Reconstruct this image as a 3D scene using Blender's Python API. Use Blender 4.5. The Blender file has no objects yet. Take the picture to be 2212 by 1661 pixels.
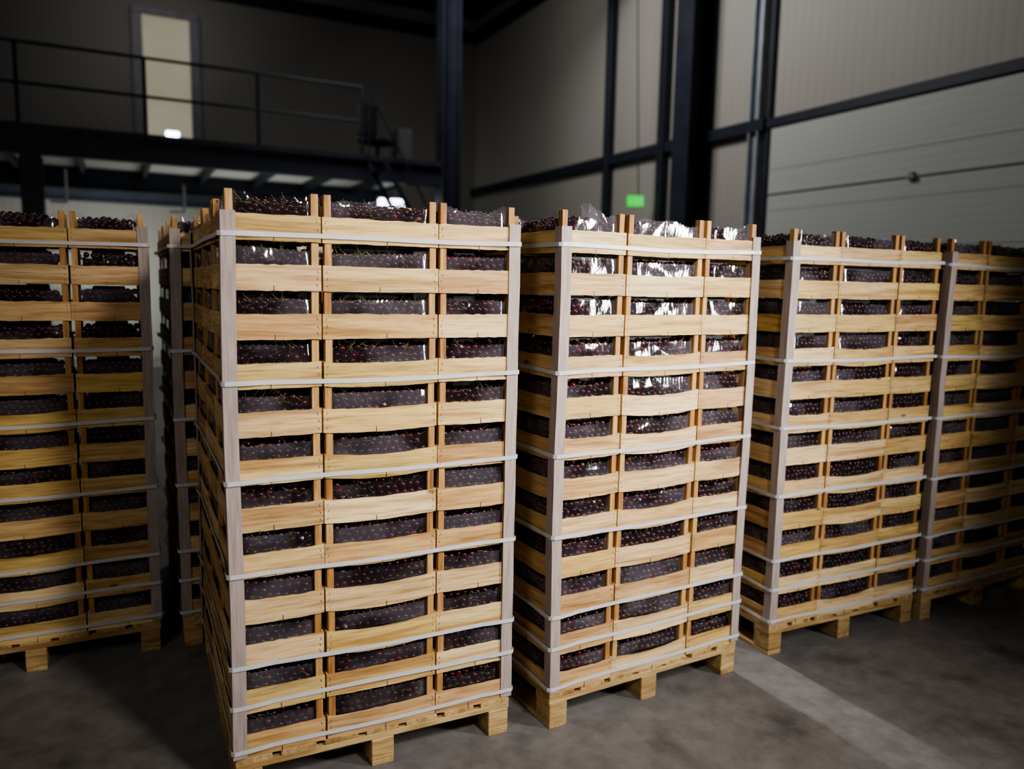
import bpy, bmesh, math, random
import numpy as np
from mathutils import Vector, Matrix
ZOOM = None
random.seed(7)
rng = np.random.default_rng(7)
scene = bpy.context.scene
COL = scene.collection
try:
    scene.view_settings.view_transform = 'AgX'
    scene.view_settings.look = 'AgX - Medium High Contrast'
except Exception as ex_: print("view", ex_)

# ------------------------------------------------------------------ helpers
def link(o):
    COL.objects.link(o); return o
def props(o, label=None, category=None, group=None, kind=None):
    if label: o["label"] = label
    if category: o["category"] = category
    if group: o["group"] = group
    if kind: o["kind"] = kind
    return o
def mesh_obj(name, me, parent=None, loc=(0,0,0), rot=(0,0,0), mat=None):
    o = bpy.data.objects.new(name, me)
    o.location = loc; o.rotation_euler = rot
    if parent is not None: o.parent = parent
    if mat is not None and len(me.materials) == 0: me.materials.append(mat)
    return link(o)
def empty(name, loc=(0,0,0), rz=0.0):
    o = bpy.data.objects.new(name, None)
    o.empty_display_size = 0.1
    o.location = loc; o.rotation_euler = (0,0,rz)
    return link(o)
def bm_box(bm, c, s, mi=0, rot=None):
    r = bmesh.ops.create_cube(bm, size=1.0)
    vs = r['verts']
    M = Matrix.Translation(Vector(c))
    if rot is not None: M = M @ rot
    M = M @ Matrix.Diagonal((s[0], s[1], s[2], 1))
    bmesh.ops.transform(bm, matrix=M, verts=vs)
    fs = set(f for v in vs for f in v.link_faces)
    for f in fs: f.material_index = mi
    return vs
def bm_cyl(bm, p0, p1, r, seg=12, mi=0):
    p0 = Vector(p0); p1 = Vector(p1); d = p1-p0
    res = bmesh.ops.create_cone(bm, cap_ends=True, segments=seg, radius1=r, radius2=r, depth=d.length)
    q = Vector((0,0,1)).rotation_difference(d.normalized()).to_matrix().to_4x4()
    bmesh.ops.transform(bm, matrix=Matrix.Translation((p0+p1)/2) @ q, verts=res['verts'])
    for f in set(f for v in res['verts'] for f in v.link_faces): f.material_index = mi
def finish(bm, name, mats, bevel=0.0, smooth=False):
    if bevel > 0:
        bmesh.ops.bevel(bm, geom=list(bm.edges), offset=bevel, segments=1, affect='EDGES')
    me = bpy.data.meshes.new(name)
    bm.to_mesh(me); bm.free()
    for m in mats: me.materials.append(m)
    if smooth:
        for p in me.polygons: p.use_smooth = True
    return me
def boxmesh(name, s, mat, bevel=0.0, c=(0,0,0)):
    bm = bmesh.new(); bm_box(bm, c, s); return finish(bm, name, [mat], bevel)

# ------------------------------------------------------------------ materials
class NT:
    def __init__(s, name):
        s.m = bpy.data.materials.new(name); s.m.use_nodes = True
        s.t = s.m.node_tree; s.t.nodes.clear()
        s.out = s.t.nodes.new('ShaderNodeOutputMaterial')
    def n(s, typ, **kw):
        nd = s.t.nodes.new(typ)
        for k, v in kw.items(): setattr(nd, k, v)
        return nd
    def l(s, a, b): s.t.links.new(a, b)
    def ramp(s, fac, stops):
        r = s.n('ShaderNodeValToRGB'); cr = r.color_ramp
        while len(cr.elements) < len(stops): cr.elements.new(0.5)
        for e, (p, c) in zip(cr.elements, stops):
            e.position = p; e.color = (c[0], c[1], c[2], 1)
        s.l(fac, r.inputs[0]); return r.outputs[0]
    def mix(s, a, b, f, mode='MIX'):
        x = s.n('ShaderNodeMix', data_type='RGBA', blend_type=mode)
        for sock, v in ((x.inputs[6], a), (x.inputs[7], b), (x.inputs[0], f)):
            if isinstance(v, (tuple, list)): sock.default_value = (v[0], v[1], v[2], 1)
            elif isinstance(v, (int, float)): sock.default_value = v
            else: s.l(v, sock)
        return x.outputs[2]
    def coords(s, scale=(1,1,1), rnd=0.0):
        tc = s.n('ShaderNodeTexCoord')
        mp = s.n('ShaderNodeMapping'); mp.inputs['Scale'].default_value = scale
        s.l(tc.outputs['Object'], mp.inputs[0])
        if rnd:
            oi = s.n('ShaderNodeObjectInfo')
            mu = s.n('ShaderNodeMath', operation='MULTIPLY'); mu.inputs[1].default_value = rnd
            s.l(oi.outputs['Random'], mu.inputs[0])
            ad = s.n('ShaderNodeVectorMath', operation='ADD')
            s.l(mp.outputs[0], ad.inputs[0]); s.l(mu.outputs[0], ad.inputs[1])
            return ad.outputs[0]
        return mp.outputs[0]
    def noise(s, vec, scale, detail=3, rough=0.5, dist=0.0):
        x = s.n('ShaderNodeTexNoise'); x.inputs['Scale'].default_value = scale
        x.inputs['Detail'].default_value = detail; x.inputs['Roughness'].default_value = rough
        x.inputs['Distortion'].default_value = dist
        s.l(vec, x.inputs['Vector']); return x.outputs['Fac']
    def principled(s, color, rough=0.5, metal=0.0, spec=0.5, bump=None, bstr=0.2, bdist=0.01):
        p = s.n('ShaderNodeBsdfPrincipled')
        if isinstance(color, (tuple, list)): p.inputs['Base Color'].default_value = (*color[:3], 1)
        else: s.l(color, p.inputs['Base Color'])
        if isinstance(rough, (int, float)): p.inputs['Roughness'].default_value = rough
        else: s.l(rough, p.inputs['Roughness'])
        p.inputs['Metallic'].default_value = metal
        p.inputs['Specular IOR Level'].default_value = spec
        if bump is not None:
            b = s.n('ShaderNodeBump'); b.inputs['Strength'].default_value = bstr
            b.inputs['Distance'].default_value = bdist
            s.l(bump, b.inputs['Height']); s.l(b.outputs[0], p.inputs['Normal'])
        s.l(p.outputs[0], s.out.inputs[0]); return p

def wood_mat(name, stretch, palette, knots=True):
    t = NT(name)
    v = t.coords(stretch, 37.0)
    n1 = t.noise(v, 1.0, 4, 0.6, 0.6)
    v2 = t.coords(tuple(s*0.28 for s in stretch), 91.0)
    n2 = t.noise(v2, 1.0, 2, 0.5, 1.2)
    v3 = t.coords(tuple(s*2.5 for s in stretch), 17.0)
    n3 = t.noise(v3, 1.0, 2, 0.5)
    oi = t.n('ShaderNodeObjectInfo')
    base = t.ramp(oi.outputs['Random'], palette)
    g = t.ramp(n1, [(0.28, (0.62,0.53,0.43)), (0.47, (0.92,0.90,0.86)), (0.70, (1.10,1.09,1.07))])
    c = t.mix(base, g, 1.0, 'MULTIPLY')
    g2 = t.ramp(n2, [(0.32, (0.68,0.58,0.47)), (0.50, (0.97,0.96,0.94)), (0.66, (1.10,1.11,1.13))])
    c = t.mix(c, g2, 1.0, 'MULTIPLY')
    g3 = t.ramp(n3, [(0.32, (0.78,0.73,0.67)), (0.5, (1.0,1.0,1.0))])
    c = t.mix(c, g3, 1.0, 'MULTIPLY')
    if knots:
        vk = t.coords((6, 14, 14), 13.0)
        vo = t.n('ShaderNodeTexVoronoi'); vo.inputs['Scale'].default_value = 1.0
        t.l(vk, vo.inputs['Vector'])
        sep = t.n('ShaderNodeSeparateColor'); t.l(vo.outputs['Color'], sep.inputs[0])
        gt = t.n('ShaderNodeMath', operation='GREATER_THAN'); gt.inputs[1].default_value = 0.90
        t.l(sep.outputs[0], gt.inputs[0])
        k = t.n('ShaderNodeMapRange'); k.inputs['From Min'].default_value = 0.06; k.inputs['From Max'].default_value = 0.16
        k.inputs['To Min'].default_value = 0.85; k.inputs['To Max'].default_value = 0.0
        t.l(vo.outputs['Distance'], k.inputs['Value'])
        m = t.n('ShaderNodeMath', operation='MULTIPLY'); t.l(k.outputs[0], m.inputs[0]); t.l(gt.outputs[0], m.inputs[1])
        c = t.mix(c, (0.13,0.06,0.025), m.outputs[0])
    t.principled(c, 0.55, spec=0.35, bump=n1, bstr=0.3, bdist=0.0015)
    return t.m

PAL_BOARD = [(0.0,(0.70,0.505,0.255)), (0.15,(0.52,0.325,0.15)), (0.3,(0.76,0.58,0.34)), (0.45,(0.65,0.465,0.17)),
             (0.6,(0.58,0.37,0.19)), (0.75,(0.80,0.62,0.37)), (0.88,(0.58,0.43,0.165)), (1.0,(0.70,0.485,0.25))]
PAL_POST = [(0.0,(0.48,0.26,0.095)), (0.35,(0.57,0.35,0.145)), (0.7,(0.40,0.205,0.07)), (1.0,(0.61,0.40,0.18))]
PAL_PALLET = [(0.0,(0.50,0.355,0.17)), (0.5,(0.56,0.41,0.205)), (1.0,(0.42,0.285,0.13))]
M_BOARD = wood_mat("poplar_board", (4.0, 70, 70), PAL_BOARD)
M_POST = wood_mat("pine_post", (90, 90, 6), PAL_POST, False)
M_PALLET = wood_mat("pallet_wood", (4, 50, 50), PAL_PALLET)

t = NT("staple_steel"); t.principled((0.05,0.04,0.035), 0.5, 0.6); M_STAPLE = t.m
t = NT("edge_protector_board")
v = t.coords((60,60,4), 11.0); n = t.noise(v, 2.0, 4)
c = t.ramp(n, [(0.3,(0.31,0.245,0.225)), (0.7,(0.45,0.375,0.35))])
t.principled(c, 0.6, spec=0.3, bump=n, bstr=0.15, bdist=0.002); M_EDGE = t.m
t = NT("strap_polypropylene")
v = t.coords((1,1,1)); n = t.noise(v, 400.0, 1)
c = t.ramp(n, [(0.3,(0.50,0.50,0.53)), (0.7,(0.64,0.64,0.67))])
t.principled(c, 0.35, spec=0.5, bump=n, bstr=0.2, bdist=0.001); M_STRAP = t.m
def cherry_mat(name, island):
    t = NT(name)
    if island:
        g = t.n('ShaderNodeNewGeometry'); r = g.outputs['Random Per Island']
    else:
        g = t.n('ShaderNodeObjectInfo'); r = g.outputs['Random']
    c = t.ramp(r, [(0.0,(0.014,0.0010,0.0030)), (0.5,(0.026,0.0015,0.0045)), (0.85,(0.042,0.002,0.005)), (1.0,(0.075,0.003,0.007))])
    p = t.principled(c, 0.22, spec=0.42)
    return t.m
M_CH_I = cherry_mat("cherry_skin", True); M_CH_O = cherry_mat("cherry_skin_single", False)
t = NT("cherry_stem"); g = t.n('ShaderNodeNewGeometry')
c = t.ramp(g.outputs['Random Per Island'], [(0,(0.11,0.15,0.03)), (0.6,(0.20,0.22,0.055)), (1,(0.24,0.17,0.06))])
t.principled(c, 0.5); M_STEM = t.m
# film
t = NT("clear_film")
v = t.coords((4,4,5), 23.0); n = t.noise(v, 1.3, 1.5, 0.4, 0.8)
v2 = t.coords((26,26,10), 53.0); n2 = t.noise(v2, 1.0, 2, 0.5, 1.5)
b2 = t.n('ShaderNodeBump'); b2.inputs['Strength'].default_value = 0.20; b2.inputs['Distance'].default_value = 0.006
t.l(n2, b2.inputs['Height'])
b = t.n('ShaderNodeBump'); b.inputs['Strength'].default_value = 0.5; b.inputs['Distance'].default_value = 0.03
t.l(n, b.inputs['Height']); t.l(b2.outputs[0], b.inputs['Normal'])
tr = t.n('ShaderNodeBsdfTransparent'); tr.inputs[0].default_value = (0.95,0.94,0.97,1)
df = t.n('ShaderNodeBsdfDiffuse'); df.inputs[0].default_value = (0.44,0.41,0.50,1)
gl = t.n('ShaderNodeBsdfGlossy'); gl.inputs['Roughness'].default_value = 0.09; gl.inputs[0].default_value = (1,1,1,1)
t.l(b.outputs[0], gl.inputs['Normal'])
m1 = t.n('ShaderNodeMixShader'); hz = t.noise(t.coords((5,5,7), 61.0), 1.0, 1.0)
mr = t.n('ShaderNodeMapRange'); mr.inputs['From Min'].default_value = .42; mr.inputs['From Max'].default_value = .60; mr.inputs['To Min'].default_value = .02; mr.inputs['To Max'].default_value = .12
t.l(hz, mr.inputs['Value']); t.l(mr.outputs[0], m1.inputs[0])
t.l(tr.outputs[0], m1.inputs[1]); t.l(df.outputs[0], m1.inputs[2])
lw = t.n('ShaderNodeLayerWeight'); lw.inputs['Blend'].default_value = 0.2
ad = t.n('ShaderNodeMath', operation='ADD'); ad.inputs[1].default_value = 0.05; ad.use_clamp = True
t.l(lw.outputs['Fresnel'], ad.inputs[0])
m2 = t.n('ShaderNodeMixShader'); t.l(ad.outputs[0], m2.inputs[0])
t.l(m1.outputs[0], m2.inputs[1]); t.l(gl.outputs[0], m2.inputs[2])
t.l(m2.outputs[0], t.out.inputs[0]); M_FILM = t.m
t = NT("dark_filler_core"); t.principled((0.006,0.004,0.006), 0.5); M_CORE = t.m  # near-black filler colour for the darkness between the cherries
# concrete
t = NT("concrete_floor")
v = t.coords((1,1,1)); n1 = t.noise(v, 0.9, 6, 0.6); n2 = t.noise(v, 9.0, 6, 0.7); n3 = t.noise(v, 60.0, 3)
c = t.ramp(n1, [(0.3,(0.145,0.138,0.136)), (0.7,(0.225,0.215,0.212))])
c = t.mix(c, t.ramp(n2, [(0.3,(0.68,0.67,0.66)), (0.65,(1.10,1.10,1.10))]), 1.0, 'MULTIPLY')
vo = t.n('ShaderNodeTexNoise'); vo.inputs['Scale'].default_value = 3.1; vo.inputs['Detail'].default_value = 5; t.l(v, vo.inputs['Vector'])
c = t.mix(c, (0.05,0.046,0.044), t.ramp(vo.outputs['Fac'], [(0.58,(0,0,0)), (0.70,(0.65,0.65,0.65))]))
t.principled(c, 0.5, spec=0.35, bump=n3, bstr=0.25, bdist=0.003); M_FLOOR = t.m
def panel_mat(name, col, ribscale, axis, dark=0.88, strength=0.12, rough=0.55):
    t = NT(name)
    w = t.n('ShaderNodeTexWave', wave_type='BANDS', bands_direction=axis, wave_profile='SIN')
    w.inputs['Scale'].default_value = ribscale
    v = t.coords((1,1,1)); t.l(v, w.inputs['Vector'])
    n = t.noise(v, 0.7, 3)
    c = t.mix(tuple(x*0.88 for x in col), col, n)
    cc = t.mix(c, t.ramp(w.outputs['Fac'], [(0.0,(dark,dark,dark)), (0.2,(1,1,1))]), 1.0, 'MULTIPLY')
    t.principled(cc, rough, spec=0.3, bump=w.outputs['Fac'], bstr=strength, bdist=0.005)
    return t.m
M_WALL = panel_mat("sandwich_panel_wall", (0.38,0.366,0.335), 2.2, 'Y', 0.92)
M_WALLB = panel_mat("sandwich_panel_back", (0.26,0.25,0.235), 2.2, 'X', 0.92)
M_GDOOR = panel_mat("sectional_door_skin", (0.46,0.485,0.46), 3.2, 'Z', 0.94, 0.10)
M_CEIL = panel_mat("roof_sheet", (0.06,0.06,0.065), 1.2, 'X')
t = NT("navy_steel"); v = t.coords((1,1,1)); n = t.noise(v, 3.0, 3)
t.principled(t.ramp(n, [(0.3,(0.016,0.019,0.032)), (0.7,(0.024,0.028,0.046))]), 0.5, spec=0.35); M_NAVY = t.m
t = NT("galvanised_steel"); v = t.coords((1,1,0.3)); n = t.noise(v, 14.0, 3)
t.principled(t.ramp(n, [(0.3,(0.26,0.29,0.33)), (0.7,(0.38,0.41,0.47))]), 0.45, 0.3); M_GALV = t.m
t = NT("grey_door_seam"); t.principled((0.24,0.25,0.25), 0.5); M_SEAM = t.m
t = NT("white_soffit"); v = t.coords((1,1,1)); n = t.noise(v, 2.0, 3)
t.principled(t.ramp(n, [(0.3,(0.62,0.62,0.58)), (0.7,(0.72,0.72,0.68))]), 0.6); M_SOFFIT = t.m
t = NT("grey_frame_paint"); v = t.coords((1,1,1)); n = t.noise(v, 5.0, 2)
t.principled(t.ramp(n, [(0.3,(0.18,0.18,0.21)), (0.7,(0.23,0.23,0.26))]), 0.5); M_FRAME = t.m
t = NT("black_plastic"); t.principled((0.012,0.012,0.015), 0.5); M_BLACK = t.m
def emis(name, col, s, noise=False):
    t = NT(name); e = t.n('ShaderNodeEmission'); e.inputs[1].default_value = s
    if noise:
        v = t.coords((1,1,1)); n = t.noise(v, 0.8, 2)
        t.l(t.ramp(n, [(0.3, tuple(x*0.85 for x in col)), (0.7, col)]), e.inputs[0])
    else: e.inputs[0].default_value = (*col, 1)
    t.l(e.outputs[0], t.out.inputs[0]); return t.m
M_LITDOOR = emis("lit_glazing", (0.60,0.56,0.42), 0.48, True)
M_LAMP = emis("lamp_diffuser", (0.80,0.92,1.0), 9.0)
M_GREEN = emis("exit_green", (0.0,0.70,0.04), 1.3)
M_WHITEE = emis("exit_white", (0.15,0.9,0.25), 0.9)

# ------------------------------------------------------------------ camera
H = 1.715; ALPHA = math.radians(27.0); TH = math.radians(7.2); RHO = 0.0195; F = 1691.0
Fh = Vector((math.sin(ALPHA), math.cos(ALPHA), 0)); Rh = Vector((math.cos(ALPHA), -math.sin(ALPHA), 0)); Z = Vector((0,0,1))
fw = math.cos(TH)*Fh - math.sin(TH)*Z
U0 = math.sin(TH)*Fh + math.cos(TH)*Z
r_ = math.cos(RHO)*Rh + math.sin(RHO)*U0
u_ = math.cos(RHO)*U0 - math.sin(RHO)*Rh
cam = bpy.data.cameras.new("camera"); camo = link(bpy.data.objects.new("camera", cam))
M = Matrix((r_, u_, -fw)).transposed().to_4x4(); M.translation = Vector((0,0,H))
camo.matrix_world = M
cam.sensor_width = 36; cam.lens = F/2212*36; cam.clip_start = 0.05; cam.clip_end = 100
cam.dof.use_dof = True; cam.dof.focus_distance = 2.80; cam.dof.aperture_fstop = 1.3
if ZOOM:
    cam.lens *= ZOOM[0]; cam.shift_x = (ZOOM[1]-1106)*ZOOM[0]/2212; cam.shift_y = -(ZOOM[2]-830.5)*ZOOM[0]/2212; cam.dof.aperture_fstop *= ZOOM[0]
scene.camera = camo
def proj(p):
    d = Vector(p) - Vector((0,0,H)); z = d.dot(fw)
    return (round(1106+F*d.dot(r_)/z), round(830.5-F*d.dot(u_)/z))

# ------------------------------------------------------------------ crate parts
P = 0.154      # crate pitch
SL = 0.082     # board height
TK = 0.006
def board_mesh(length, bow, bulge, seed):
    rr = random.Random(seed)
    bm = bmesh.new(); n = 14
    rows = []
    wav = [rr.uniform(-1,1)*0.0010 for _ in range(n+1)]
    sk = rr.uniform(-.002,.002)
    for i in range(n+1):
        u = -1 + 2*i/n; x = u*length/2
        dz = -bow*(1-u*u) + wav[i]; dy = -bulge*(1-u*u)
        rows.append([bm.verts.new((x, dy-TK/2, dz+0.001)), bm.verts.new((x, dy+TK/2, dz+0.001)),
                     bm.verts.new((x, dy+TK/2, dz+SL+wav[n-i]+sk*u)), bm.verts.new((x, dy-TK/2, dz+SL+wav[n-i]+sk*u))])
    for i in range(n):
        a, b = rows[i], rows[i+1]
        for k in range(4):
            k2 = (k+1) % 4
            bm.faces.new((a[k], b[k], b[k2], a[k2]))
    bm.faces.new(rows[0]); bm.faces.new(rows[-1][::-1])
    for sx in (-1, 1):
        for z in (0.018, 0.041, 0.064):
            R = Matrix.Rotation(sx*rr.uniform(0.9,1.3), 4, 'Y')
            bm_box(bm, (sx*(length/2-rr.uniform(0.009,0.014)), -TK/2-0.0004, z+rr.uniform(-.003,.003)), (0.010,0.0010,0.0013), 1, R)
    bm_box(bm, (rr.uniform(-.02,.02), -bulge-TK/2-0.0006, -bow+0.006), (0.0016,0.0012,0.024), 1)
    bmesh.ops.recalc_face_normals(bm, faces=bm.faces)
    return finish(bm, "board", [M_BOARD, M_STAPLE])
BOWS = [0.0, 0.003, 0.007, 0.012]
boards = {}
for L in (0.394, 0.294, 0.382, 0.282):
    boards[L] = [[board_mesh(L, b*(1.0 if L > .33 else .45), b*0.4, int(L*1000)+i*17+j) for j in range(3)] for i, b in enumerate(BOWS)]
bm = bmesh.new(); bm_box(bm, (0,0,(P-.001)/2), (0.023,0.028,P-.001)); me_post = finish(bm, "post", [M_POST], 0.0012)
def base_mesh(w, d):
    bm = bmesh.new(); n = 4; bw = (d-0.04)/n
    for i in range(n): bm_box(bm, (0, -d/2+0.02+bw*(i+.5), 0.0045), (w-0.014, bw-0.008, 0.004))
    return finish(bm, "base", [M_BOARD])
def core_mesh(w, d, top):  # added dark block, stops light and views passing through the hollow crate
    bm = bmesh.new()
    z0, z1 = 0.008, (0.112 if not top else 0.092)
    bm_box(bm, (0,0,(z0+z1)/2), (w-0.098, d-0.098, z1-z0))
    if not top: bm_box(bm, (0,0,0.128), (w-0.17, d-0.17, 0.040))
    return finish(bm, "filler_core", [M_CORE], 0.004)
def film_mesh(w, d, seed, top, peak):
    rr = random.Random(seed); V = []; Fc = []
    for side in range(4):
        L = (w if side % 2 == 0 else d) - 0.068; off = (d if side % 2 == 0 else w)/2 - 0.0125
        n = int(L/0.0026); nv = 8
        h = 0.130 + rr.uniform(-.008, .006) + (0.002 if top else 0)
        tilt = rr.uniform(-0.008, 0.008); lean = rr.uniform(-0.002, 0.004)
        ph = [rr.uniform(0, 6.28) for _ in range(6)]
        per = rr.uniform(0.015, 0.019)
        pk = rr.uniform(-.3,.1); pw = rr.uniform(.42,.58); pkh = rr.uniform(.040,.055)
        e0 = 1-0.032/(L/2)
        base = len(V)
        for i in range(n+1):
            u = -1 + 2*i/n; x = u*L/2
            sc = 0.0045*abs(math.sin(math.pi*x/per))
            zt = h + tilt*u + sc
            if top:
                zt += 0.010*math.sin(2.6*u+ph[4]) + 0.005*math.sin(7*u+ph[5])
                if peak and side == 0:
                    q = (u-pk)/pw; zt += pkh*(1/(1+math.exp(7*(abs(q)-1))))*(1+.2*math.sin(6*u+ph[1]))
            zt = min(zt, 0.149 if not top else 0.24)
            for j in range(nv+1):
                v = j/nv; z = 0.055 + (zt-0.055)*v
                e = max(0, abs(u)-e0)/(1-e0)
                inn = 0.0075*e*e + lean*v*v + 0.0011*math.sin(5*u+ph[0]+2*v) + 0.0004*math.sin(13*u+ph[1]-3*v)*v + 0.0009*math.sin(4*v+ph[2]+3*u)
                if top and z > 0.13: inn += (z-0.13)*(0.35*math.sin(ph[3]+6*u)+0.25*math.sin(ph[2]+14*u)+.2)
                y = -(off - max(inn, -0.0028))
                a = side*math.pi/2
                V.append((x*math.cos(a)-y*math.sin(a), x*math.sin(a)+y*math.cos(a), z))
        for i in range(n):
            for j in range(nv):
                a0 = base+i*(nv+1)+j; Fc.append((a0, a0+nv+1, a0+nv+2, a0+1))
    me = bpy.data.meshes.new("film"); me.from_pydata(V, [], Fc); me.materials.append(M_FILM)
    for p in me.polygons: p.use_smooth = True
    return me
DIM = {'M': (0.4, 0.3), 'C': (0.3, 0.4)}
bases = {k: base_mesh(*DIM[k]) for k in DIM}
cores = {(k, tp): core_mesh(*DIM[k], tp) for k in DIM for tp in (False, True)}
films = {(k, tp): [film_mesh(*DIM[k], 100+i+(50 if tp else 0)+(7 if k == 'M' else 0), tp, i >= 4) for i in range(6)] for k in DIM for tp in (False, True)}

CH = []  # cherries
def add_crate(kind, pos, rz, level, top, faces, group, mid=False, peak=False):
    w, d = DIM[kind]
    e = empty("wooden_crate", pos, rz)
    lab = "slatted pale wooden crate of dark cherries under clear film"
    if top: lab = "topmost pale wooden crate heaped with dark cherries and clear film"
    props(e, lab, "crate", group)
    if level < 9: bi = random.choice([0,1,1,2]) if not mid else random.choice([1,2,2,3])
    else: bi = random.choice([0,0,1])
    for nm, L, loc, rot in (("side_board", w-.006, (0, -d/2+TK/2+.003, 0), 0), ("side_board", w-.006, (0, d/2-TK/2-.003, 0), math.pi),
                        ("side_board", d-.018, (-w/2+TK/2+.003, 0, 0), -math.pi/2), ("side_board", d-.018, (w/2-TK/2-.003, 0, 0), math.pi/2)):
        mesh_obj(nm, random.choice(boards[round(L,3)][bi]), e, loc, (0,0,rot))
    px = w/2-.003-TK-.0115-.0005; py = d/2-.003-TK-.014-.0005
    for sx in (-1,1):
        for sy in (-1,1):
            mesh_obj("corner_post", me_post, e, (sx*px, sy*py, 0))
    mesh_obj("base_slats", bases[kind], e)
    mesh_obj("dark_filler_core", cores[(kind, top)], e)
    fl = films[(kind, top)]
    mesh_obj("plastic_film", random.choice(fl[4:] if peak else fl[:4]), e)
    R = Matrix.Translation(Vector(pos)) @ Matrix.Rotation(rz, 4, 'Z')
    def put(x, y, z, face):
        rad = random.uniform(0.0128, 0.0148)
        if z + rad > P - 0.001 and not top: z = P - 0.001 - rad
        CH.append((R @ Vector((x, y, z)), rad, face, R))
    hr = random.uniform(-0.005, 0.003)
    for f in faces:
        L = w if f == 'F' else d; D = d if f == 'F' else w
        if top: hr = -0.008
        nrow = [(0.075, 0.035), (0.0985, 0.036), (0.119+hr, 0.042), (0.123+hr, 0.066)]
        for ri, (z, ins) in enumerate(nrow):
            x = -L/2 + 0.041 + random.uniform(0, 0.012) + (ri % 2)*0.011
            while x < L/2 - 0.041:
                if ri == 2 and random.random() < (0.12 if not top else .3): x += 0.025; continue
                xx, yy = x, -D/2 + ins + random.uniform(-0.003, 0.006); zz = z + random.uniform(-0.005, 0.005)
                if f == 'F': put(xx, yy, zz, 'F')
                else: put(yy, xx, zz, 'L')
                x += random.uniform(0.0255, 0.0290)
    if top:
        y = -d/2+0.086
        while y < d/2-0.04:
            x = -w/2+0.06
            while x < w/2-0.04:
                put(x+random.uniform(-.004,.004), y, 0.108+0.020*math.cos(x/w*3)*math.cos(y/d*3)+random.uniform(-.007,.008), 'T')
                x += 0.026
            y += 0.026
    return e

# ------------------------------------------------------------------ pallet
def pallet_board(L, w, t_):
    bm = bmesh.new(); bm_box(bm, (0,0,0), (L, w, t_)); return finish(bm, "pboard", [M_PALLET], 0.002)
pm_deck = pallet_board(1.2, 0.118, 0.020); pm_str = pallet_board(1.0, 0.10, 0.022); pm_bot = pallet_board(1.2, 0.08, 0.020)
bm = bmesh.new(); bm_box(bm, (0,0,0), (0.082, 0.10, 0.080)); pm_blk = finish(bm, "pblock", [M_PALLET], 0.003)
def add_pallet(origin, rz, label, group):
    e = empty("wooden_pallet", origin, rz); props(e, label, "pallet", group)
    n = 7
    for i in range(n):
        x = 0.059 + i*(1.0-0.118)/(n-1)
        mesh_obj("deck_board", pm_deck, e, (x, 0.6, 0.133), (0,0,math.pi/2))
    for y in (0.05, 0.6, 1.15): mesh_obj("stringer_board", pm_str, e, (0.5, y, 0.112))
    for x in (0.044, 0.5, 0.956):
        mesh_obj("bottom_board", pm_bot, e, (x, 0.6, 0.010), (0,0,math.pi/2))
        for y in (0.05, 0.6, 1.15): mesh_obj("pallet_block", pm_blk, e, (x, y, 0.0605))
    return e

# ------------------------------------------------------------------ protector + strap
ZB = 0.1435
def protector_mesh(seed, zt):
    rr = random.Random(seed); n = 40; V = []; Fc = []
    leg = 0.044; th = 0.004; z0 = 0.150
    prof = [(0,0),(leg,0),(leg,th),(th,th),(th,leg),(0,leg)]
    p1, p2 = rr.uniform(0,6.28), rr.uniform(0,6.28)
    for i in range(n+1):
        z = z0 + (zt-z0)*i/n
        ox = -0.0035 + 0.0030*math.sin(4.2*z+p1); oy = -0.0035 + 0.0025*math.sin(3.1*z+p2) + 0.0008*math.sin(17*z+p1)
        for (x, y) in prof: V.append((x+ox-0.003, y+oy-0.003, z))
    for i in range(n):
        for k in range(6):
            a = i*6+k; b = i*6+(k+1) % 6; Fc.append((a, b, b+6, a+6))
    Fc.append((5,4,3,2,1,0)); Fc.append(tuple(n*6+k for k in range(6)))
    me = bpy.data.meshes.new("protector"); me.from_pydata(V, [], Fc); me.materials.append(M_EDGE); return me
def strap_mesh(seed, wid=0.0150):
    rr = random.Random(seed); o = 0.0135; V = []; Fc = []
    x0, x1, y0, y1 = -o, 1+o, -o, 1.2+o
    pts = []; c = 0.010
    def seg(a, b, n):
        for i in range(n): pts.append((a[0]+(b[0]-a[0])*i/n, a[1]+(b[1]-a[1])*i/n))
    seg((x0+c, y0), (x1-c, y0), 24); seg((x1-c, y0), (x1, y0+c), 2); seg((x1, y0+c), (x1, y1-c), 16); seg((x1, y1-c), (x1-c, y1), 2)
    seg((x1-c, y1), (x0+c, y1), 12); seg((x0+c, y1), (x0, y1-c), 2); seg((x0, y1-c), (x0, y0+c), 24); seg((x0, y0+c), (x0+c, y0), 2)
    N = len(pts); p1 = rr.uniform(0,6.28); tl = rr.uniform(-.008,.008)
    for (x, y) in pts:
        z = 0.0025*math.sin(7*x+5*y+p1) + tl*(x-.5) ; tx = 0.0012
        inx = x + (tx if x < .5 else -tx); iny = y + (tx if y < .6 else -tx)
        if y == y0 and 0.06 < x < 0.94: h = 0.0085*min(1, min(x-.06, .94-x)/0.06); y += h; iny += h; z -= .003*(1-((x-.5)/.45)**2)
        if x == x0 and 0.06 < y < 1.14: h = 0.0085*min(1, min(y-.06, 1.14-y)/0.06); x += h; inx += h
        V += [(x, y, z-wid/2), (x, y, z+wid/2), (inx, iny, z+wid/2), (inx, iny, z-wid/2)]
    for i in range(N):
        a = i*4; b = ((i+1) % N)*4
        for k in range(4):
            k2 = (k+1) % 4; Fc.append((a+k, b+k, b+k2, a+k2))
    me = bpy.data.meshes.new("strap"); me.from_pydata(V, [], Fc); me.materials.append(M_STRAP); return me
prot_meshes = [protector_mesh(i, 1.925+0.006*i) for i in range(3)]
strap_meshes = [strap_mesh(i) for i in range(5)]
STRAPS = [1.862, 1.400, 1.090, 0.775, 0.462, 0.330, 0.172]

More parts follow.
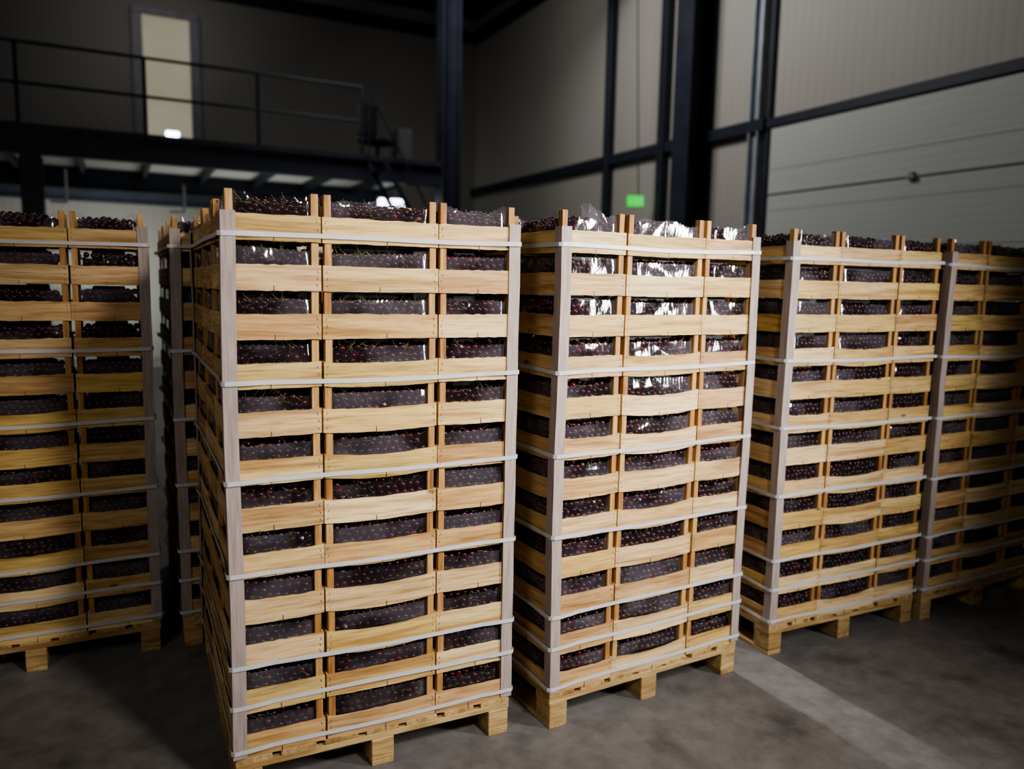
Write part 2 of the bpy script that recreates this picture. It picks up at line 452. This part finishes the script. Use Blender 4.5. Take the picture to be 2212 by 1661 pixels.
def stack(origin, rzdeg, cols, sidecrates, side_faces, idx, desc, prot):
    rz = math.radians(rzdeg); T = Matrix.Translation(Vector((*origin, 0))) @ Matrix.Rotation(rz, 4, 'Z')
    group = "cherry crates stacked on pallets"
    add_pallet((*origin, 0), rz, desc, "wooden pallets under the crate stacks")
    for lv in range(12):
        top = lv == 11; z = ZB + lv*P
        lay = []
        for c in cols:
            k, cx = (('C', .15), ('M', .5), ('C', .85))[c]
            lay.append((k, cx, DIM[k][1]/2, ['F'] + (['L'] if c == 0 and side_faces else []), c == 1, idx == 1 and c == 0))
        for s_ in sidecrates: lay.append(('C', .15, .2+.4*s_, ['L'], False, False))
        for (k, cx, cy, fc, mid, pk) in lay:
            jx, jy = random.uniform(-.0022,.0022), random.uniform(-.003,.001)
            p = T @ Vector((cx+jx, cy+jy, z))
            add_crate(k, p, rz+math.radians(random.uniform(-.25,.25)), lv, top, fc, group, mid, top and pk)
    for ci, (cx, cy, r) in enumerate(((0,0,0), (1,0,90), (1,1.2,180), (0,1.2,270))):
        if ci in prot:
            p = T @ Vector((cx, cy, 0))
            o = mesh_obj("cardboard_corner_protector", prot_meshes[(idx+ci) % 3], None, p, (0,0,rz+math.radians(r)))
            props(o, "greyish pink cardboard edge protector upright on a crate stack corner", "corner protector", "cardboard corner protectors")
    for i, z in enumerate(STRAPS):
        o = mesh_obj("plastic_strap", strap_meshes[(i+idx) % 5], None, (*origin, z+random.uniform(-.006,.006)), (0,0,rz))
        props(o, "white plastic packing strap wrapped tightly around a crate stack", "strap", "packing straps around the crate stacks")

pd = "pale wooden block pallet carrying a tall stack of cherry crates"
stack((0.300, 2.540), -0.8, [0,1,2], [1,2], True, 0, pd, (0,1,3))
stack((1.448, 2.471), 3.2, [0,1,2], [1,2], True, 1, pd, (0,1))
stack((2.695, 2.575), -1.2, [0,1,2], [1,2], True, 2, pd, (0,))
stack((3.735, 2.535), 0.5, [0,1,2], [], False, 3, pd, (0,))
stack((-0.860, 3.814), 0.3, [0,1,2], [], False, 4, pd, (1,))
stack((0.235, 3.800), 0.0, [0,1], [1,2], True, 5, pd, (0,))

# ------------------------------------------------------------------ cherries
camp = Vector((0,0,H))
def vis_score(c):
    wp, rad, face, R = c
    if face == 'T': return 99
    u, v = proj(wp)
    if not (0 < u < 2212 and 0 < v < 1661): return 99
    if face == 'L': return 50 + (wp-camp).length
    return (wp-camp).length
CH.sort(key=vis_score)
near, far = CH[:300], CH[300:]
def ico(sub):
    bm = bmesh.new(); bmesh.ops.create_icosphere(bm, subdivisions=sub, radius=1.0)
    for v in bm.verts:
        r2 = v.co.x**2+v.co.y**2
        if v.co.z > 0: v.co.z -= 0.22*math.exp(-r2/0.10)
        v.co.z *= 0.95
    vs = np.array([v.co[:] for v in bm.verts]); fs = np.array([[v.index for v in f.verts] for f in bm.faces]); bm.free()
    return vs, fs
iv, ifc = ico(2)
iv3, ifc3 = ico(3)
def stem_arrays(seed):
    rr = random.Random(seed); n = 7; Ls = rr.uniform(2.2, 3.8); b = rr.uniform(-1.5, 1.5); V = []; Fc = []
    for i in range(n+1):
        t_ = i/n; x = b*t_*t_; z = 0.72+Ls*t_*(1-.15*t_*abs(b)); r = 0.082*(1-.3*t_) + (0.06 if i == n else 0)
        for k in range(3):
            a = k*2.094; V.append((x+r*math.cos(a), r*math.sin(a), z))
    for i in range(n):
        for k in range(3):
            k2 = (k+1) % 3; a = i*3
            Fc += [(a+k, a+k2, a+3+k2), (a+k, a+3+k2, a+3+k)]
    return np.array(V), np.array(Fc)
stems = [stem_arrays(i) for i in range(8)]
def rand_rot(face, R):
    a = random.uniform(0, 6.28); tilt = random.uniform(1.15, 1.6)
    return (R.to_3x3() @ (Matrix.Rotation(a, 3, 'Z') @ Matrix.Rotation(tilt, 3, 'X') @ Matrix.Rotation(random.uniform(0,6.28), 3, 'Z')))
VV = []; FF = []; MI = []; off = 0
for (wp, rad, face, R) in far:
    rot = np.array(rand_rot(face, R)); pos = np.array(wp)
    cv, cf = (iv3, ifc3) if (wp-camp).length < 3.3 and face != 'T' else (iv, ifc)
    VV.append((cv @ rot.T)*rad + pos); FF.append(cf+off); MI.append(np.zeros(len(cf), np.int32)); off += len(cv)
    if random.random() < (0.46 if face != 'T' else .35):
        sv, sf = random.choice(stems)
        if face in 'FL':
            th = random.choice([-1,1])*random.uniform(.35, 1.9 if wp.z > 1.9 else 1.6)
            if wp.z > 1.91: th = math.copysign(max(abs(th), 1.1), th)
            Rf = Matrix.Rotation(th, 3, 'Y') if face == 'F' else Matrix.Rotation(th, 3, 'X') @ Matrix.Rotation(math.pi/2, 3, 'Z')
            rr_ = np.array(R.to_3x3() @ Rf); outv = np.array(R.to_3x3() @ (Vector((0,-1,0)) if face == 'F' else Vector((-1,0,0))))
            w_ = (sv @ rr_.T)*rad*0.8 + pos + outv*rad*0.9
        else: w_ = (sv @ rot.T)*rad*.8 + pos
        VV.append(w_); FF.append(sf+off); MI.append(np.ones(len(sf), np.int32)); off += len(sv)
VV = np.concatenate(VV).astype(np.float32); FF = np.concatenate(FF).astype(np.int32); MI = np.concatenate(MI)
me = bpy.data.meshes.new("cherries")
me.vertices.add(len(VV)); me.vertices.foreach_set('co', VV.ravel())
me.loops.add(FF.size); me.loops.foreach_set('vertex_index', FF.ravel())
me.polygons.add(len(FF)); me.polygons.foreach_set('loop_start', np.arange(0, FF.size, 3, dtype=np.int32))
me.polygons.foreach_set('material_index', MI); me.polygons.foreach_set('use_smooth', np.ones(len(FF), dtype=bool))
me.update(calc_edges=True); me.validate()
me.materials.append(M_CH_I); me.materials.append(M_STEM)
o = mesh_obj("cherries", me); props(o, "dark red cherries with green stems filling the stacked crates", "cherries", "cherries in the crates", "stuff")
bm = bmesh.new(); bmesh.ops.create_icosphere(bm, subdivisions=3, radius=1.0)
for v in bm.verts:
    r2 = v.co.x**2+v.co.y**2
    if v.co.z > 0: v.co.z -= 0.22*math.exp(-r2/0.10)
    v.co.z *= 0.95
me_ch = finish(bm, "cherry", [M_CH_O], smooth=True)
me_st = []
for sv, sf in stems:
    m_ = bpy.data.meshes.new("stem"); m_.from_pydata([tuple(x) for x in sv], [], [tuple(int(i) for i in f) for f in sf]); m_.materials.append(M_STEM)
    for p in m_.polygons: p.use_smooth = True
    me_st.append(m_)
proto = bpy.data.objects.new("cherry", me_ch); proto_st = [bpy.data.objects.new("stem", m) for m in me_st]
for (wp, rad, face, R) in near:
    c = proto.copy(); COL.objects.link(c); c.location = wp; c.scale = (rad,)*3
    th = random.choice([-1,1])*random.uniform(.4, 1.5)
    if wp.z > 1.91: th = math.copysign(max(abs(th), 1.1), th)
    c.rotation_euler = (R.to_3x3() @ Matrix.Rotation(th, 3, 'Y') @ Matrix.Rotation(random.uniform(0.15,0.35), 3, 'X')).to_euler()
    props(c, "dark red cherry behind clear film in a wooden crate", "cherry", "cherries in the crates")
    if random.random() < 0.7:
        s = random.choice(proto_st).copy(); COL.objects.link(s); s.parent = c
bpy.data.objects.remove(proto)
for s in proto_st: bpy.data.objects.remove(s)

# ------------------------------------------------------------------ room
XR, YB, XL, YF, HC = 8.3, 18.6, -9.0, -6.0, 8.2
def struct(name, me, loc=(0,0,0)):
    o = mesh_obj(name, me, None, loc); o["kind"] = "structure"; return o
struct("floor", boxmesh("floor", (XR-XL+.4, YB-YF+.4, .1), M_FLOOR, c=((XR+XL)/2, (YB+YF)/2, -.05)))
struct("ceiling", boxmesh("ceiling", (XR-XL+.4, YB-YF+.4, .1), M_CEIL, c=((XR+XL)/2, (YB+YF)/2, HC+.05)))
struct("wall_right", boxmesh("wr", (.2, YB-YF, HC), M_WALL, c=(XR+.1, (YB+YF)/2, HC/2)))
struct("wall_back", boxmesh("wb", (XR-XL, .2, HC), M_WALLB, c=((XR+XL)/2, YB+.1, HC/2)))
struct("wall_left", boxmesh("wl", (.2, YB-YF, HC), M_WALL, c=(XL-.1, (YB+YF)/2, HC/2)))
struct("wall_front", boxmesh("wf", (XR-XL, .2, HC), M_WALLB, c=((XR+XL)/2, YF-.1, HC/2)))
def trim(n, s, c, mat=M_NAVY): struct("trim_%d" % n, boxmesh("trim", s, mat, 0.01, c=c))
trim(1, (.12, 10.1, .18), (XR-.06, YB-5.05, 4.02))
trim(2, (.08, 8.0, .13), (XR-.04, 4.5, 4.02))
trim(3, (.14, YB-YF, .26), (XR-.07, (YB+YF)/2, 7.75))
trim(4, (XR-XL-.3, .14, .26), ((XR+XL)/2-.1, YB-.07, 7.75))
trim(5, (.16, .14, HC), (XR-.08, 12.42, HC/2))
trim(6, (.16, .16, HC), (XR-.08, 10.80, HC/2))
trim(7, (.06, .09, HC), (XR-.03, 8.48, HC/2))
bm = bmesh.new()
npan = 7; ph = 3.94/npan
for i in range(npan):
    bm_box(bm, (0, 0, ph*(i+.5)), (.06, 6.3, ph-.005), 0)
bm_box(bm, (.015, 0, 1.97), (.03, 6.3, 3.93), 1)
me = finish(bm, "gdoor", [M_GDOOR, M_GALV], 0.002)
d1 = struct("door_1", me, (XR-.031, 5.25, 0.0))
bm = bmesh.new(); bm_box(bm, (0,0,0), (.02, 6.3, .012)); o = mesh_obj("seal_strip", finish(bm, "seal", [M_SEAM]), d1, (-.04, 0, 3.05))
bm = bmesh.new(); bm_box(bm, (0,0,0), (.04, .07, .09)); bm_box(bm, (-.015,0,-.015), (.03, .12, .025)); o = mesh_obj("latch", finish(bm, "latch", [M_SEAM], 0.004), d1, (-.055, .9, 3.05))

def ibeam_mesh(w, d, h, tf=.03, tw=.02):
    bm = bmesh.new()
    bm_box(bm, (0,-d/2+tf/2,h/2), (w,tf,h)); bm_box(bm, (0,d/2-tf/2,h/2), (w,tf,h)); bm_box(bm, (0,0,h/2), (tw,d-2*tf,h))
    return finish(bm, "ibeam", [M_NAVY], 0.003)
mi_ = ibeam_mesh(.40, .46, 8.1)
o = mesh_obj("steel_column", mi_, None, (XR-.25, 9.86, 0), (0,0,math.pi/2)); props(o, "tall navy steel I-section column against the panel wall", "column", "steel columns")
mc = ibeam_mesh(.32, .32, 8.1)
o = mesh_obj("steel_column", mc, None, (5.03, 12.35, 0), (0,0,math.pi/2)); props(o, "navy steel column at the end of the mezzanine", "column", "steel columns")
bm = bmesh.new()
bm_box(bm, (0,0,HC/2), (.04,.20,HC)); bm_box(bm, (-.05,.085,HC/2), (.08,.03,HC)); bm_box(bm, (-.05,-.085,HC/2), (.08,.03,HC))
o = mesh_obj("door_track", finish(bm, "track", [M_GALV], 0.004), None, (XR-.03, 8.70, 0)); props(o, "galvanised vertical steel track beside the sectional door", "door track")

bm = bmesh.new(); bm_box(bm, (0,0,0), (.90,.03,3.42)); dd = struct("door_2", finish(bm, "litdoor", [M_LITDOOR]), (1.20, YB-.10, 3.66+1.71))
bm = bmesh.new()
for sx in (-1,1): bm_box(bm, (sx*.55,0,0), (.20,.09,3.5))
bm_box(bm, (0,0,1.80), (1.30,.09,.14)); mesh_obj("door_frame", finish(bm, "frame", [M_FRAME], .005), dd, (0,.03,0))
bm = bmesh.new(); bm_box(bm, (0,0,0), (.26,.02,.10)); mesh_obj("glow_reflection", finish(bm, "lr", [M_LAMP], .02), dd, (.06,-.03,-.62))  # glowing slab standing in for a bright reflection on the lit door

# ------------------------------------------------------------------ mezzanine
mz = empty("mezzanine_platform", (0, 0, 0)); props(mz, "navy steel mezzanine floor with white underside and dark joists", "mezzanine")
X0, X1, Y0 = XL+.05, 4.84, 12.25
def part(name, s, c, mat, parent, bev=0.004): return mesh_obj(name, boxmesh(name, s, mat, bev), parent, c)
part("deck", (X1-X0, YB-Y0-.3, .06), ((X0+X1)/2, (YB+Y0)/2+.0, 3.60), M_NAVY, mz)
part("soffit", (X1-X0-.1, YB-Y0-.4, .03), ((X0+X1)/2, (YB+Y0)/2+.0, 3.54), M_SOFFIT, mz)
bm = bmesh.new(); L = X1-X0
bm_box(bm, (0,0,.15), (L,.16,.03)); bm_box(bm, (0,0,-.15), (L,.16,.03)); bm_box(bm, (0,0,0), (L,.02,.28)); bm_box(bm, (0,-.06,.19), (L,.04,.06))
me_eb = finish(bm, "edge_beam", [M_NAVY], .003)
mesh_obj("edge_beam", me_eb, mz, ((X0+X1)/2, Y0, 3.46)); mesh_obj("cross_beam", me_eb, mz, ((X0+X1)/2, 15.2, 3.34)); mesh_obj("cross_beam", me_eb, mz, ((X0+X1)/2, 17.6, 3.34))
me_j = boxmesh("joist", (.07, YB-Y0-.5, .14), M_NAVY, .004)
x = X0+.5
while x < X1-.1:
    mesh_obj("joist", me_j, mz, (x, (YB+Y0)/2, 3.45)); x += .9
me_c = boxmesh("mcol", (.26,.26,3.3), M_NAVY, .01)
for x in (-6.5, -.90): mesh_obj("support_column", me_c, mz, (x, Y0+.25, 1.65))

rl = empty("guard_railing", (0,Y0,3.66)); props(rl, "dark steel guard railing along the mezzanine edge", "railing")
def tube(name, p0, p1, r, parent, mat=M_NAVY, seg=10):
    bm = bmesh.new(); bm_cyl(bm, p0, p1, r, seg); return mesh_obj(name, finish(bm, name, [mat], smooth=False), parent)
for x in (-8.5,-7,-5.5,-4.0,-2.5,-1.0,.5,2.0,3.55): tube("rail_post", (x,0,0), (x,0,1.04), .026, rl)
for z in (.53, 1.04): tube("rail", (-8.9,0,z), (3.55,0,z), .020, rl)
st = empty("metal_staircase", (3.6, Y0-.55, 0)); props(st, "steep dark metal staircase leading down from the mezzanine", "staircase")
ang = math.atan2(3.50, 2.0)
for y in (-.35,.35):
    bm = bmesh.new(); Ls = math.hypot(3.50,2.0); bm_box(bm, (0,0,0), (Ls,.02,.08)); mesh_obj("stringer", finish(bm, "stringer", [M_NAVY], .003), st, (1.0,y,1.78), (0,ang,0))
tube("handrail", (0,.35,4.65), (2.0,.35,1.05), .016, st)
for k in (0,.5,1.0): tube("rail_post", (2.0*k,.35,3.5*(1-k)+.05), (2.0*k,.35,3.6*(1-k)+1.05), .012, st)
for i in range(14):
    f_ = (i+.5)/14; part("tread", (.12,.68,.012), (2.0*f_, 0, 3.52*(1-f_)), M_NAVY, st)
oc = empty("office_chair", (4.15, 13.4, 3.63), 0.5); props(oc, "black office chair standing on the mezzanine", "chair")
part("seat", (.50,.48,.09), (0,0,.48), M_BLACK, oc, .03); part("backrest", (.48,.07,.55), (0,.24,.86), M_BLACK, oc, .03)
tube("gas_column", (0,0,.08), (0,0,.45), .03, oc, M_BLACK)
for k in range(5): tube("leg", (0,0,.09), (.28*math.cos(k*1.257), .28*math.sin(k*1.257), .03), .02, oc, M_BLACK)
cb = empty("storage_cabinet", (4.62, 13.5, 3.63)); props(cb, "small grey cabinet on the mezzanine", "cabinet")
t = NT("dark_grey_paint"); t.principled((0.06,0.06,0.07), 0.5); M_DKG = t.m
part("body", (.26,.4,.74), (0,0,.37), M_DKG, cb, .01); part("door", (.22,.02,.66), (0,-.21,.37), M_DKG, cb, .005)
for (x, z0, z1) in ((-.52,2.75,3.2), (1.0,2.7,3.1)):
    bm = bmesh.new(); bm_cyl(bm, (0,0,z0), (0,0,z1), .018, 12); bm_cyl(bm, (0,0,z0), (-.2,0,z0), .018, 12)
    o = mesh_obj("white_pipe", finish(bm, "wp", [M_SOFFIT]), None, (x, 12.8, 0)); props(o, "white pipe dropping below the mezzanine", "pipe", "white pipes")
hl = empty("hanging_lamp", (4.56, 13.9, 3.15)); props(hl, "bright white industrial lamp under the mezzanine", "lamp")
part("diffuser", (.46,.14,.13), (0,0,0), M_LAMP, hl, .02); part("housing", (.50,.18,.03), (0,0,.085), M_GALV, hl, .01)
tube("suspension_rod", (0,0,.1), (0,0,.22), .01, hl)

ex = empty("exit_sign", (7.87, 11.0, 3.16)); props(ex, "lit green emergency exit sign with running figure hanging on a rod", "exit sign")
ex.rotation_euler = (0, math.radians(-3), 0)
part("sign_box", (.30,.05,.17), (0,.027,0), M_GREEN, ex, .006)
bm = bmesh.new(); bm_box(bm, (0,0,0), (.05,.004,.11)); mesh_obj("doorway_symbol", finish(bm, "sym", [M_WHITEE]), ex, (.110,-.001,0))
bm = bmesh.new(); bm_box(bm, (-.098,0,0), (.07,.004,.012))
bm_box(bm, (-.122,0,.010), (.035,.004,.012), 0, Matrix.Rotation(-.8,4,'Y')); bm_box(bm, (-.122,0,-.010), (.035,.004,.012), 0, Matrix.Rotation(.8,4,'Y'))
mesh_obj("arrow_symbol", finish(bm, "sym", [M_WHITEE]), ex, (0,-.001,0))
bm = bmesh.new()
bm_box(bm, (0,0,.01), (.022,.004,.065), 0, Matrix.Rotation(.4,4,'Y')); bm_box(bm, (.018,0,-.038), (.014,.004,.055), 0, Matrix.Rotation(-.6,4,'Y')); bm_box(bm, (-.022,0,-.038), (.014,.004,.055), 0, Matrix.Rotation(.7,4,'Y'))
bm_box(bm, (.010,0,.025), (.06,.004,.012), 0, Matrix.Rotation(.3,4,'Y')); bm_cyl(bm, (.016,-.002,.050), (.016,.002,.050), .013, 12)
mesh_obj("running_figure_symbol", finish(bm, "sym", [M_WHITEE]), ex, (0,-.001,0))
tube("suspension_rod", (.06,.027,.085), (.06,.027,HC-3.16-.03), .010, ex)

for i, y in enumerate((6.0, 11.7)):
    tr_ = empty("roof_truss", (0,y,0)); props(tr_, "dark steel roof truss spanning the hall", "roof truss", "roof trusses")
    part("bottom_chord", (XR-XL-.9,.16,.20), ((XR+XL)/2-.2,0,7.1), M_NAVY, tr_)
    part("top_chord", (XR-XL-.9,.16,.18), ((XR+XL)/2-.2,0,8.0), M_NAVY, tr_)
    for k in range(10):
        xx = XL+1+k*1.5; tube("web_member", (xx,0,7.15), (xx+.75,0,7.95), .04, tr_); tube("web_member", (xx+.75,0,7.95), (xx+1.5,0,7.15), .04, tr_)

# ------------------------------------------------------------------ lights
def area(name, loc, target, size, power, color, sy=None, spread=180):
    l = bpy.data.lights.new(name, 'AREA'); l.energy = power; l.size = size; l.color = color
    if sy: l.shape = 'RECTANGLE'; l.size_y = sy
    l.spread = math.radians(spread)
    o = link(bpy.data.objects.new(name, l)); o.location = loc
    o.rotation_euler = (Vector(target)-Vector(loc)).to_track_quat('-Z','Y').to_euler(); return o
def spot(name, loc, target, power, color, ang, blend=.8, r=.1):
    l = bpy.data.lights.new(name, 'SPOT'); l.energy = power; l.color = color; l.spot_size = math.radians(ang); l.spot_blend = blend; l.shadow_soft_size = r
    o = link(bpy.data.objects.new(name, l)); o.location = loc
    o.rotation_euler = (Vector(target)-Vector(loc)).to_track_quat('-Z','Y').to_euler(); return o
spot("work_lamp", (1.7, -0.6, 3.3), (1.42, 2.55, 1.50), 640, (1.0,0.94,0.86), 57, 1.0, .22)
area("aisle_strip_lamp", (4.15, -0.1, 1.95), (1.7, 2.5, 1.5), .40, 42, (1.0,0.98,0.96), 1.2, 90)
area("left_fill_light", (-3.0, -1.0, 3.9), (1.0, 3.0, .9), 1.6, 56, (1.0,0.94,0.86))  # added soft fill from the left, lifts the stack sides; no fixture
area("right_wall_fill_light", (3.6, 10.0, 7.4), (7.5, 9.5, 3), 2.2, 250, (1.0,0.98,0.95))  # unseen light added to brighten the right wall
area("back_wall_fill_light", (1.0, 15.8, 7.2), (1.5, 18.6, 5), 2.0, 18, (1.0,0.96,0.92))  # unseen weak light added to lift the upper back wall
area("soffit_fill_light", (2.0, 14.5, 1.6), (1.5, 15, 3.5), 3.0, 26, (0.95,1.0,0.93))  # unseen upward light added to brighten the soffit
area("low_back_wall_fill_light", (0.0, 16.0, 1.6), (0.0, 18.6, 2.6), 2.0, 80, (0.95,1.0,0.93))  # unseen light added to brighten the back wall below the mezzanine
spot("aisle_lamp", (2.42, 9.5, 2.6), (2.66, 2.50, 0), 3000, (1.0,0.97,0.95), 6.4, 1.0, .16)
w = bpy.data.worlds.new("world"); scene.world = w; w.use_nodes = True
w.node_tree.nodes['Background'].inputs[0].default_value = (0.5,0.5,0.6,1); w.node_tree.nodes['Background'].inputs[1].default_value = 0.035
print("CHERRIES", len(CH), "verts", len(VV))
